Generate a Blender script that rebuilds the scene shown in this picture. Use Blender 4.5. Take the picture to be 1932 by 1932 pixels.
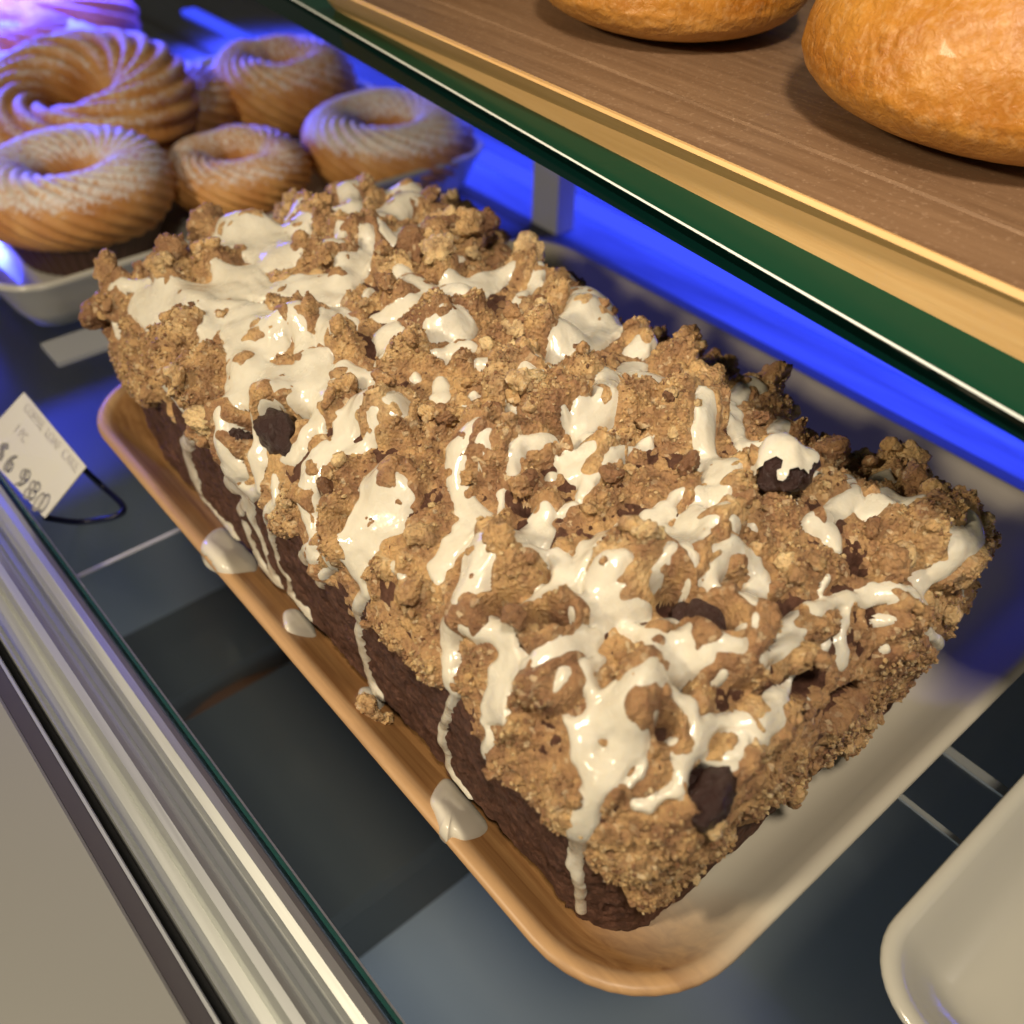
import bpy, bmesh, math
import numpy as np
from mathutils import Vector, Matrix
from mathutils.bvhtree import BVHTree

# ------------------------------------------------------------------ units
S = 0.002                      # one working unit = 2 mm
scene = bpy.context.scene
for o in list(bpy.data.objects): bpy.data.objects.remove(o)
C = scene.collection

# ------------------------------------------------------------------ camera
V1, V2, CX = np.array([-1100., -700.]), np.array([3800., -600.]), 966.
a_, b_ = V1-CX, V2-CX
F = math.sqrt(-(a_@b_))
Yc = np.array([a_[0], a_[1], F]); Yc /= np.linalg.norm(Yc)
Xc = np.array([b_[0], b_[1], F]); Xc /= np.linalg.norm(Xc)
Xc = Xc - Yc*(Xc@Yc); Xc /= np.linalg.norm(Xc)
Zc = np.cross(Xc, Yc)
if Zc[1] > 0: Zc = -Zc
RW = np.array([Xc, Yc, Zc]).T          # world -> camera (x right, y down, z forward)
CAMH = 100.0
cam_d = bpy.data.cameras.new('camera'); cam = bpy.data.objects.new('camera', cam_d); C.objects.link(cam)
cam_d.sensor_width = 36; cam_d.lens = 36*F/1932
cam_d.clip_start = 0.005; cam_d.clip_end = 50
Mx = Matrix(((RW[0,0], -RW[1,0], -RW[2,0], 0), (RW[0,1], -RW[1,1], -RW[2,1], 0),
             (RW[0,2], -RW[1,2], -RW[2,2], CAMH*S), (0, 0, 0, 1)))
cam.matrix_world = Mx
scene.camera = cam
cam_d.dof.use_dof = True; cam_d.dof.focus_distance = 112*S; cam_d.dof.aperture_fstop = 12.5
CAMP = np.array([0, 0, CAMH])

def ray(p):
    d = RW.T @ np.array([(p[0]-966)/F, (p[1]-966)/F, 1.0]); return d
def at(p, z):                            # point of the plane z = const seen at p (photo coordinates 0..1932)
    d = ray(p); t = (z-CAMH)/d[2]; return CAMP + d*t
def depth(P): return float(RW[2] @ (np.asarray(P)-CAMP))

# ------------------------------------------------------------------ world and lamps
w = bpy.data.worlds.new('World'); scene.world = w; w.use_nodes = True
bg = w.node_tree.nodes['Background']; bg.inputs[0].default_value = (1.0, 0.90, 0.72, 1); bg.inputs[1].default_value = 0.12
def area(name, loc, tgt, sx, sy, power, col):
    l = bpy.data.lights.new(name, 'AREA'); l.shape = 'RECTANGLE'; l.size = sx*S; l.size_y = sy*S
    l.energy = power; l.color = col
    o = bpy.data.objects.new(name, l); C.objects.link(o); o.location = Vector(loc)*S
    z_ = (Vector(loc)-Vector(tgt)).normalized(); x_ = Vector((0, 1, 0)).cross(z_).normalized(); y_ = z_.cross(x_)
    o.rotation_euler = Matrix((x_, y_, z_)).transposed().to_euler(); return o
area('shop_lamp_key', (-150, 100, 190), (65, 80, 10), 24, 34, 2.15, (1.0, 0.83, 0.58))
area('shop_lamp_top', (-40, -60, 300), (90, 70, 20), 40, 40, .36, (1.0, 0.86, 0.68)).data.spread = math.radians(50)
area('fill_lamp_front', (150, -150, 110), (115, 50, 0), 70, 50, .10, (1.0, 0.88, 0.74))  # unseen fill added to lift the right side of the tray
area('lower_fill_lamp', (-70, 80, -30), (25, 120, -95), 60, 200, .40, (0.75, 0.84, 1.0)).data.spread = math.radians(105)  # unseen fill added to brighten the deck below the glass floor
area('case_led_back', (105, 385, 44), (98, 325, -12), 180, 9, 2.0, (0.05, 0.07, 1.0)).data.spread = math.radians(92)
area('case_led_shelf', (190, 150, 46), (180, 150, -14), 16, 440, 1.3, (0.045, 0.075, 1.0)).data.spread = math.radians(62)
scene.view_settings.view_transform = 'Standard'; scene.view_settings.look = 'None'
scene.view_settings.exposure = 0; scene.view_settings.gamma = 1
scene.render.engine = 'CYCLES'
scene.cycles.max_bounces = 8

# ------------------------------------------------------------------ noise in numpy
def hsh(ix, iy, iz, s):
    h = (ix.astype(np.uint32)*np.uint32(374761393) + iy.astype(np.uint32)*np.uint32(668265263)
         + iz.astype(np.uint32)*np.uint32(2246822519) + np.uint32((s*3266489917) & 0xffffffff))
    h = (h ^ (h >> np.uint32(13)))*np.uint32(1274126177); h = (h ^ (h >> np.uint32(16)))*np.uint32(2654435761)
    h = h ^ (h >> np.uint32(15)); return (h & np.uint32(0xffffff)).astype(np.float32)/16777216.0
def vnoise(P, f, s=0):
    p = P*f + 500.0; i = np.floor(p).astype(np.int64); t = (p-i).astype(np.float32); t = t*t*(3-2*t); r = 0
    for dx in (0, 1):
        for dy in (0, 1):
            for dz in (0, 1):
                wt = (t[:,0] if dx else 1-t[:,0])*(t[:,1] if dy else 1-t[:,1])*(t[:,2] if dz else 1-t[:,2])
                r = r + wt*hsh(i[:,0]+dx, i[:,1]+dy, i[:,2]+dz, s)
    return r*2-1
def fbm(P, f, n=3, s=0):
    r = 0; a = 1.0
    for k in range(n): r = r + a*vnoise(P, f*2**k, s+k*17); a *= .5
    return r
def warp(P, f, amp, s=0):
    return P + amp*np.stack([vnoise(P, f, s+1), vnoise(P, f, s+2), vnoise(P, f, s+3)], 1)
def balls(P, c, r0, r1, s):
    """height of the highest randomly placed ball above the surface, and that ball's random tone"""
    p = P/c + 300.0; i = np.floor(p).astype(np.int64); best = np.zeros(len(P), np.float32); tone = np.full(len(P), .5, np.float32)
    for dx in (-1, 0, 1):
        for dy in (-1, 0, 1):
            for dz in (-1, 0, 1):
                jx, jy, jz = i[:,0]+dx, i[:,1]+dy, i[:,2]+dz
                cx = (jx+hsh(jx, jy, jz, s)-p[:,0])*c; cy = (jy+hsh(jx, jy, jz, s+1)-p[:,1])*c; cz = (jz+hsh(jx, jy, jz, s+2)-p[:,2])*c
                r = r0+(r1-r0)*hsh(jx, jy, jz, s+3)
                v = r*r-(cx*cx+cy*cy+cz*cz)
                m = v > best; best[m] = v[m]; tone[m] = hsh(jx, jy, jz, s+4)[m]
    return np.sqrt(best), tone
def blur(A, sig):
    for ax in (0, 1):
        n = int(sig[ax]*2.5)+1; k = np.exp(-.5*(np.arange(-n, n+1)/max(sig[ax], .3))**2); k /= k.sum()
        pad = [(0, 0), (0, 0)]; pad[ax] = (n, n); B = np.pad(A, pad, mode='edge'); R = np.zeros_like(A)
        for q in range(2*n+1): R += k[q]*(B[q:q+A.shape[0], :] if ax == 0 else B[:, q:q+A.shape[1]])
        A = R
    return A
sm = lambda e0, e1, x: (lambda t: t*t*(3-2*t))(np.clip((x-e0)/(e1-e0), 0, 1))

# ------------------------------------------------------------------ objects
def tag(o, label=None, cat=None, group=None, kind=None):
    if label: o['label'] = label
    if cat: o['category'] = cat
    if group: o['group'] = group
    if kind: o['kind'] = kind
    return o
def empty(name, loc=(0, 0, 0), **k):
    o = bpy.data.objects.new(name, None); C.objects.link(o); o.location = Vector(loc)*S; o.empty_display_size = .01
    return tag(o, **k)
def build(name, V, Fc, mat, parent=None, smooth=True, org=None, attr=None):
    """V in working units, world coordinates (or local to the parent when org='local')"""
    V = np.asarray(V, np.float64)
    if org == 'local': o0 = np.zeros(3)
    elif parent is not None: o0 = np.array(parent['_o'])
    else:
        o0 = np.array([(V[:,0].min()+V[:,0].max())/2, (V[:,1].min()+V[:,1].max())/2, V[:,2].min()])
    me = bpy.data.meshes.new(name); W = ((V-o0)*S).astype(np.float32)
    if isinstance(Fc, np.ndarray):
        n, k = Fc.shape
        me.vertices.add(len(W)); me.vertices.foreach_set('co', W.ravel())
        me.loops.add(n*k); me.loops.foreach_set('vertex_index', Fc.ravel().astype(np.int32))
        me.polygons.add(n); me.polygons.foreach_set('loop_start', (np.arange(n)*k).astype(np.int32))
        me.polygons.foreach_set('loop_total', np.full(n, k, np.int32)); me.update(calc_edges=True)
    else: me.from_pydata(W.tolist(), [], Fc); me.update()
    me.polygons.foreach_set('use_smooth', [smooth]*len(me.polygons))
    if attr:
        for an, av in attr.items():
            at_ = me.attributes.new(an, 'FLOAT', 'POINT'); at_.data.foreach_set('value', np.asarray(av, np.float32))
    me.materials.append(mat)
    o = bpy.data.objects.new(name, me); C.objects.link(o)
    if parent is not None: o.parent = parent
    else: o.location = Vector(o0)*S; o['_o'] = [float(x) for x in o0]
    return o
def thing(name, loc, label, cat, group=None):
    o = empty(name, loc, label=label, cat=cat, group=group); o['_o'] = [float(x) for x in loc]; return o
def copy_tree(o, parent=None):
    c = o.copy(); C.objects.link(c); c.parent = parent
    for ch in [x for x in bpy.data.objects if x.parent == o]: copy_tree(ch, c)
    return c
def grid_faces(nu, nv, cu=False, cv=False):
    iu = np.arange(nu if cu else nu-1); iv = np.arange(nv if cv else nv-1)
    A, B = np.meshgrid(iu, iv, indexing='ij'); A = A.ravel(); B = B.ravel(); A2 = (A+1) % nu; B2 = (B+1) % nv
    return np.stack([A*nv+B, A2*nv+B, A2*nv+B2, A*nv+B2], 1)

# ------------------------------------------------------------------ materials
def mat(name, col=(.5, .5, .5), rough=.5, metal=0, sss=0, sssr=(1, .6, .3), coat=0, ior=1.5, spec=None):
    m = bpy.data.materials.new(name); m.use_nodes = True; n = m.node_tree.nodes; b = n['Principled BSDF']
    b.inputs['Base Color'].default_value = (*col, 1); b.inputs['Roughness'].default_value = rough
    b.inputs['Metallic'].default_value = metal; b.inputs['IOR'].default_value = ior
    b.inputs['Subsurface Weight'].default_value = sss; b.inputs['Subsurface Radius'].default_value = sssr
    b.inputs['Subsurface Scale'].default_value = 0.003
    b.inputs['Coat Weight'].default_value = coat; b.inputs['Coat Roughness'].default_value = .08
    if spec is not None: b.inputs['Specular IOR Level'].default_value = spec
    return m, m.node_tree, b
class N:
    def __init__(s, t): s.t = t; s.tc = None
    def n(s, ty, **k):
        x = s.t.nodes.new(ty)
        for a, v in k.items():
            if hasattr(x, a): setattr(x, a, v)
        return x
    def co(s, scale=(1, 1, 1), rot=(0, 0, 0)):
        if not s.tc: s.tc = s.n('ShaderNodeTexCoord')
        m = s.n('ShaderNodeMapping'); m.inputs['Scale'].default_value = scale; m.inputs['Rotation'].default_value = rot
        s.t.links.new(s.tc.outputs['Object'], m.inputs[0]); return m.outputs[0]
    def noise(s, sc, det=4, rough=.55, stretch=(1, 1, 1), dist=0, rot=(0, 0, 0)):
        x = s.n('ShaderNodeTexNoise'); x.inputs['Scale'].default_value = sc/S; x.inputs['Detail'].default_value = det
        x.inputs['Roughness'].default_value = rough; x.inputs['Distortion'].default_value = dist
        s.t.links.new(s.co(stretch, rot), x.inputs['Vector']); return x.outputs[0]
    def vor(s, sc, out='Distance', feat='F1', stretch=(1, 1, 1)):
        x = s.n('ShaderNodeTexVoronoi'); x.feature = feat; x.inputs['Scale'].default_value = sc/S
        s.t.links.new(s.co(stretch), x.inputs['Vector']); return x.outputs[out]
    def ramp(s, inp, stops, interp='LINEAR'):
        x = s.n('ShaderNodeValToRGB'); e = x.color_ramp.elements; x.color_ramp.interpolation = interp
        while len(e) < len(stops): e.new(.5)
        for el, (p, c) in zip(e, stops): el.position = p; el.color = (*c, 1) if len(c) == 3 else c
        s.t.links.new(inp, x.inputs[0]); return x.outputs[0]
    def mix(s, f, a, b, mode='MIX'):
        x = s.n('ShaderNodeMix'); x.data_type = 'RGBA'; x.blend_type = mode
        for i, v in ((0, f), (6, a), (7, b)):
            if isinstance(v, bpy.types.NodeSocket): s.t.links.new(v, x.inputs[i])
            elif i == 0: x.inputs[0].default_value = v
            else: x.inputs[i].default_value = (*v, 1)
        return x.outputs[2]
    def math(s, op, a, b=0, c=0):
        x = s.n('ShaderNodeMath'); x.operation = op
        for i, v in enumerate((a, b, c)):
            if isinstance(v, bpy.types.NodeSocket): s.t.links.new(v, x.inputs[i])
            else: x.inputs[i].default_value = v
        return x.outputs[0]
    def attr(s, name):
        x = s.n('ShaderNodeAttribute'); x.attribute_name = name; return x.outputs['Fac']
    def bump(s, h, dist, strength=1, nrm=None):
        x = s.n('ShaderNodeBump'); x.inputs['Distance'].default_value = dist*S; x.inputs['Strength'].default_value = strength
        s.t.links.new(h, x.inputs['Height'])
        if nrm: s.t.links.new(nrm, x.inputs['Normal'])
        return x.outputs[0]
    def set(s, sock, v): s.t.links.new(v, sock)

# crumb crust
M_crust, t, b = mat('baked_streusel', rough=.55, sss=.12, spec=.45)
g = N(t); tone = g.attr('tone')
c1 = g.ramp(tone, [(0, (.17, .082, .038)), (.3, (.40, .225, .105)), (.65, (.60, .375, .165)), (1, (.80, .58, .30))])
c2 = g.mix(g.math('MULTIPLY', g.ramp(g.noise(.35, 5), [(.42, (0, 0, 0)), (.62, (1, 1, 1))]), .6), c1, (.21, .095, .052))
c3 = g.mix(g.ramp(g.vor(1.6, 'Color'), [(.78, (0, 0, 0)), (.92, (.65, .65, .65))]), c2, (.76, .60, .38))
g.set(b.inputs['Base Color'], c3)
bb = g.bump(g.vor(1.9), .5, .8); bb = g.bump(g.noise(3.0, 5, .75), .5, .8, bb); g.set(b.inputs['Normal'], bb)
g.set(b.inputs['Roughness'], g.ramp(g.vor(1.5, 'Color'), [(.5, (.6, .6, .6)), (.9, (.28, .28, .28))]))
# icing
M_ice, t, b = mat('vanilla_icing', (.62, .54, .40), rough=.14, sss=.25, sssr=(1, .75, .45), coat=.15)
g = N(t); g.set(b.inputs['Base Color'], g.ramp(g.noise(.22, 4), [(.3, (.55, .505, .405)), (.7, (.64, .605, .51))]))
g.set(b.inputs['Normal'], g.bump(g.noise(.55, 3), .35, .5)); g.set(b.inputs['Roughness'], g.ramp(g.noise(.3, 3), [(.4, (.10, .10, .10)), (.65, (.34, .34, .34))]))
M_pud, t, b = mat('icing_puddle_glaze', (.60, .56, .46), rough=.2)
# dark cake
M_cake, t, b = mat('chocolate_cake', rough=.62, spec=.4)
g = N(t); k = g.mix(g.ramp(g.noise(.5, 6, .7, (1, 1, .6)), [(.35, (0, 0, 0)), (.65, (1, 1, 1))]), (.095, .036, .021), (.21, .095, .058))
k = g.mix(g.ramp(g.vor(.55, 'Color'), [(.90, (0, 0, 0)), (.97, (.5, .5, .5))]), k, (.30, .17, .10)); g.set(b.inputs['Base Color'], k)
bb = g.bump(g.noise(1.0, 7, .8), 1.6, 1); bb = g.bump(g.vor(.8), .5, .5, bb); g.set(b.inputs['Normal'], bb)
M_choc, t, b = mat('dark_chocolate', (.035, .014, .011), rough=.33); g = N(t)
g.set(b.inputs['Normal'], g.bump(g.noise(1.3, 6, .7), .8, .8))
# tray
M_tray, t, b = mat('glazed_tray', rough=.38, spec=.3); g = N(t)
sep = g.n('ShaderNodeSeparateXYZ'); t.links.new(g.co((1/S, 1/S, 1/S)), sep.inputs[0])
nx = g.math('MULTIPLY', g.math('SUBTRACT', g.noise(.05, 3), .5), 14.0)
edge = g.math('ADD', sep.outputs[0], nx)          # local x: 0 at tray centre
wmask = g.ramp(g.math('MULTIPLY_ADD', edge, -1/60, .02), [(.55, (0, 0, 0)), (.78, (1, 1, 1))])
grain = g.mix(g.ramp(g.noise(.55, 6, .65, (1, .06, 1), .6), [(.3, (0, 0, 0)), (.7, (1, 1, 1))]), (.22, .098, .034), (.44, .240, .092))
rimz = g.ramp(g.math('MULTIPLY', sep.outputs[2], 1/14), [(.925, (0, 0, 0)), (.96, (.3, .3, .3))])
g.set(b.inputs['Base Color'], g.mix(wmask, (.50, .46, .37), g.mix(rimz, grain, (.60, .44, .26))))
M_white, t, b = mat('white_glaze', (.46, .445, .385), rough=.2, coat=.4)
# donuts
def donut_mat(name, lo, hi, dust):
    m, t, b = mat(name, rough=.55, sss=.1); g = N(t)
    base = g.mix(g.ramp(g.noise(.12, 4), [(.35, (0, 0, 0)), (.65, (1, 1, 1))]), lo, hi)
    dm = g.math('ADD', g.attr('dust'), g.math('MULTIPLY', g.math('SUBTRACT', g.noise(1.0, 5, .75), .5), 1.6))
    g.set(b.inputs['Base Color'], g.mix(g.ramp(dm, [(.42, (0, 0, 0)), (.62, (dust, dust, dust))]), base, (.80, .78, .78)))
    g.set(b.inputs['Normal'], g.bump(g.noise(1.2, 4, .7), .25, .5)); return m
M_don = donut_mat('golden_dough', (.48, .20, .05), (.66, .35, .115), .9)
M_pink = donut_mat('pink_icing', (.82, .26, .36), (.88, .38, .46), .35)
M_cup, t, b = mat('brown_paper_cup', (.055, .022, .015), rough=.5)
# buns
M_bun, t, b = mat('shiny_bun_crust', rough=.40, sss=.05, coat=.05); g = N(t)
k = g.mix(g.ramp(g.noise(.09, 5, .6), [(.3, (0, 0, 0)), (.7, (1, 1, 1))]), (.33, .105, .009), (.54, .24, .034))
sp = g.n('ShaderNodeSeparateXYZ'); t.links.new(g.co((1/S, 1/S, 1/S)), sp.inputs[0])
k = g.mix(g.ramp(g.math('MULTIPLY', sp.outputs[2], 1/20), [(.05, (1, 1, 1)), (.35, (0, 0, 0))]), k, (.62, .34, .09))
k = g.mix(g.ramp(g.noise(1.0, 3, .6), [(.5, (0, 0, 0)), (.75, (.35, .35, .35))]), k, (.74, .47, .22)); g.set(b.inputs['Base Color'], k)
bb = g.bump(g.noise(.8, 4, .6, dist=.5), .45, .7); bb = g.bump(g.noise(.12, 3, .5, (1, 1, .5), 1.5), 1.2, .5, bb); g.set(b.inputs['Normal'], bb)
# woods, metals, glass
def wood(name, a, c, axis=(1, .05, 1), sc=.5, rot=(0, 0, 0)):
    m, t, b = mat(name, rough=.5); g = N(t)
    k = g.mix(g.ramp(g.noise(sc, 6, .65, axis, .4, rot), [(.3, (0, 0, 0)), (.7, (1, 1, 1))]), a, c)
    k = g.mix(g.ramp(g.noise(1.6, 3, .6), [(.58, (0, 0, 0)), (.72, (.25, .25, .25))]), k, (.6, .42, .28)); g.set(b.inputs['Base Color'], k)
    g.set(b.inputs['Normal'], g.bump(g.noise(sc*2, 5, .6, axis), .15, .4)); return m
M_wtop = wood('brown_board_wood', (.14, .076, .038), (.25, .150, .082))
M_wedge = wood('pale_board_edge', (.60, .36, .14), (.74, .49, .22), (.4, .03, 1))
def metal(name, col, r, sc=1.2, axis=(1, .02, 1)):
    m, t, b = mat(name, col, rough=r, metal=.8); g = N(t)
    g.set(b.inputs['Roughness'], g.ramp(g.noise(sc, 5, .6, axis), [(.3, (r-.08,)*3), (.7, (r+.1,)*3)]))
    g.set(b.inputs['Normal'], g.bump(g.noise(sc, 4, .6, axis), .03, .2)); return m
M_alu = metal('aluminium', (.50, .52, .50), .50)
M_steel, t, b = mat('brushed_steel', (.29, .29, .26), rough=.42, metal=.35)
M_face, t, b = mat('dark_grey_metal', (.11, .10, .098), rough=.45, metal=.2)
M_black, t, b = mat('slot_black', (.012, .012, .012), rough=.5)  # dark of the open slot, put into a colour
M_floor = bpy.data.materials.new('dark_glass_floor'); M_floor.use_nodes = True; t = M_floor.node_tree; g = N(t); t.nodes.remove(t.nodes['Principled BSDF'])
tr = g.n('ShaderNodeBsdfTransparent'); tr.inputs[0].default_value = (.80, .84, .84, 1); gl_ = g.n('ShaderNodeBsdfGlossy'); gl_.inputs['Roughness'].default_value = .2
fr = g.n('ShaderNodeFresnel'); fr.inputs[0].default_value = 1.5; mx_ = g.n('ShaderNodeMixShader')
t.links.new(g.math('MULTIPLY', fr.outputs[0], 1.2), mx_.inputs[0]); t.links.new(tr.outputs[0], mx_.inputs[1]); t.links.new(gl_.outputs[0], mx_.inputs[2]); t.links.new(mx_.outputs[0], t.nodes['Material Output'].inputs[0])
M_deck, t, b = mat('lower_deck', (.24, .26, .27), rough=.5)
M_navy, t, b = mat('navy_plastic', (.09, .10, .14), rough=.4)
M_deep, t, b = mat('near_black', (.055, .06, .056), rough=.6)
M_roll, t, b = mat('brown_roll', (.12, .05, .02), rough=.6)
M_orange, t, b = mat('orange_wrapper', (.55, .24, .03), rough=.5)
M_blue, t, b = mat('blue_lit_ledge', (.32, .34, .42), rough=.35); g = N(t); g.set(b.inputs['Base Color'], g.ramp(g.noise(.05, 4, .6, (1, .12, 1), 1), [(.3, (.10, .11, .15)), (.7, (.40, .42, .50))]))
M_wire, t, b = mat('dark_blue_wire', (.004, .006, .03), rough=.35)
M_card, t, b = mat('white_card', (.58, .57, .52), rough=.5)
M_ink, t, b = mat('grey_ink', (.22, .21, .19), rough=.6)
M_ink2, t, b = mat('pale_grey_ink', (.52, .50, .45), rough=.6)
M_led = bpy.data.materials.new('blue_led'); M_led.use_nodes = True; t = M_led.node_tree
e = t.nodes.new('ShaderNodeEmission'); e.inputs[0].default_value = (.045, .075, 1, 1); e.inputs[1].default_value = 1.3
t.links.new(e.outputs[0], t.nodes['Material Output'].inputs[0])
M_glass, t, b = mat('green_glass', (.001, .045, .024), rough=.15, spec=.08)
M_glassd, t, b = mat('dark_green_glass', (.001, .010, .008), rough=.12, spec=.2)
M_teal, t, b = mat('teal_glass_edge', (.03, .12, .10), rough=.1)
M_polish, t, b = mat('white_glass_edge', (.75, .78, .74), rough=.25, coat=.5)  # near white; on the shelf rim it is the painted highlight
M_grey, t, b = mat('grey_plastic', (.30, .31, .33), rough=.4)

# ------------------------------------------------------------------ case: floor, rails, counter
def skew(X, Y): return X+(90-Y)*.016
def prism(name, prof, y0, y1, m, parent=None, closed=True, ny=2, sk=True, smooth=False, **k):
    ys = np.linspace(y0, y1, ny); V = []
    for y in ys:
        for (x, z) in prof: V.append((skew(x, y) if sk else x, y, z))
    n = len(prof); Fc = grid_faces(ny, n, False, closed).tolist()
    if closed: Fc += [list(range(n))[::-1], [(ny-1)*n+i for i in range(n)]]
    return build(name, V, Fc, m, parent, smooth=smooth)
fl = build('case_floor', [(14, -160, -14), (420, -160, -14), (420, 900, -14), (14, 900, -14)], [[0, 1, 2, 3]], M_floor, smooth=False)
tag(fl, kind='structure')
low = build('lower_floor', [(-100, -260, -95), (420, -260, -95), (420, 900, -95), (-100, 900, -95)], [[0, 1, 2, 3]], M_deck, smooth=False)
tag(low, kind='structure')

# ------------------------------------------------------------------ rounded rectangles / trays
def rrect(x0, x1, y0, y1, r, n=10, per=14):
    pts = []
    for cx, cy, a0 in ((x1-r, y0+r, -90), (x1-r, y1-r, 0), (x0+r, y1-r, 90), (x0+r, y0+r, 180)):
        for i in range(n+1):
            a = math.radians(a0+90*i/n); pts.append((cx+r*math.cos(a), cy+r*math.sin(a)))
    out = []
    for i, p in enumerate(pts):             # subdivide the straight sides
        q = pts[(i+1) % len(pts)]; out.append(p)
        if math.hypot(q[0]-p[0], q[1]-p[1]) > 8:
            for k in range(1, per): out.append((p[0]+(q[0]-p[0])*k/per, p[1]+(q[1]-p[1])*k/per))
    return out
def dish(name, x0, x1, y0, y1, R, rings, m, **k):
    V = []; nr = len(rings)
    for ins, z in rings:
        V += [(x, y, z) for x, y in rrect(x0+ins, x1-ins, y0+ins, y1-ins, max(R-ins*.8, 2.5))]
    n = len(V)//nr; Fc = grid_faces(nr, n, False, True)[:, ::-1].tolist()
    Fc += [[(nr-1)*n+i for i in range(n)], list(range(n))[::-1]]
    return build(name, V, Fc, m, smooth=True, **k)
RINGS = [(11, -13.6), (9.5, -13.2), (6, -10.5), (2.6, -5.5), (.7, -1.8), (.15, -.8), (0, -.35), (.25, .05), (.8, .25), (1.5, .15), (2.1, -.3), (3.5, -1.8), (5.5, -3.9), (7.5, -5.3), (9.5, -5.9), (12, -6)]
tray = dish('serving_tray', 31, 140.5, 16.5, 157, 15, RINGS, M_tray)
tag(tray, 'rounded tray, cream at the right and wood brown at the left, under the loaf', 'tray')
plate = dish('white_dish', 54, 190, -110, 8.6, 9, RINGS, M_white)
tag(plate, 'plain cream white dish cut off at the bottom right corner', 'dish')
DR = [(8, -13.6), (6.5, -13), (4.2, -9), (2, -4), (.5, -1.2), (0, -.3), (.4, .2), (1.2, .3), (2, -.2), (3.6, -4), (5.5, -9.5), (8, -11), (10, -11.2)]
dtray = dish('pastry_tray', 33, 166, 199, 316, 12, DR, M_white)
tag(dtray, 'white rectangular tray holding the ring pastries behind the loaf', 'tray')

# ------------------------------------------------------------------ the loaf
loaf = thing('loaf_cake', (65, 79, -6), 'chocolate loaf cake with crumb topping and dripping cream icing on the tray', 'cake')
XA, XB, YA, YB, RC = 35.4, 98.5, 23.0, 145., 12.
cx, cy, hx, hy = (XA+XB)/2, (YA+YB)/2, (XB-XA)/2, (YB-YA)/2
RHO, TH = 8.0, math.radians(96.5)
def spaced(lo, hi, segs):
    out = [lo]
    while out[-1] < hi:
        x = out[-1]; h = next(s for e_, s in segs if x < e_); out.append(x+h)
    return np.array(out)
gx = spaced(XA-26, XB+24, [(XA+50, .19), (XB-2, .22), (XB+6, .3), (1e9, .6)])
gy = spaced(YA-26, YB+22, [(YA+40, .19), (YB-30, .25), (YB+2, .32), (1e9, .7)])
QX, QY = np.meshgrid(gx, gy, indexing='ij'); SH = QX.shape
def base_surface(qx, qy):
    px, py = qx-cx, qy-cy; ax_, ay_ = np.abs(px)-(hx-RC), np.abs(py)-(hy-RC)
    mx, my = np.maximum(ax_, 0), np.maximum(ay_, 0); ln = np.sqrt(mx*mx+my*my)
    d = ln+np.minimum(np.maximum(ax_, ay_), 0)-RC
    # smooth direction field
    nx_ = np.where(ln > 1e-6, mx/np.maximum(ln, 1e-6), (ax_ > ay_)*1.0); ny_ = np.where(ln > 1e-6, my/np.maximum(ln, 1e-6), (ax_ <= ay_)*1.0)
    nx_ *= np.sign(px); ny_ *= np.sign(py)
    s = np.maximum(d+RHO, 0); th = np.minimum(s/RHO, TH); ex = np.maximum(s-RHO*TH, 0)
    r = -RHO+RHO*np.sin(th)+ex*math.cos(TH); dz = -RHO*(1-np.cos(th))-ex*math.sin(TH)
    move = np.where(d > -RHO, r-d, 0)
    X = qx+nx_*move; Y = qy+ny_*move
    u, v = np.clip(np.abs(X-cx)/hx, 0, 1), np.clip(np.abs(Y-cy)/hy, 0, 1)
    dome = 25.5+7.5*(1-u**2.6)*(1-v**4)
    dome = dome-4.5*sm(.25, 1, (X-cx)/hx)*sm(142, 100, Y)*sm(24, 45, Y)
    return np.stack([X, Y, dome+dz], -1), d, nx_, ny_
P0, DD, NX, NY = base_surface(QX, QY)
du = np.gradient(P0, axis=0); dv = np.gradient(P0, axis=1); NN = np.cross(du, dv); NN /= np.linalg.norm(NN, axis=-1, keepdims=True)+1e-9
for _ in range(2): NN = np.stack([blur(NN[..., k], (2, 2)) for k in range(3)], -1)
NN /= np.linalg.norm(NN, axis=-1, keepdims=True)+1e-9
p0 = P0.reshape(-1, 3); Z0 = P0[..., 2]
topw = sm(.25, .75, NN[..., 2])                      # 1 on the top, 0 on the sides

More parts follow.
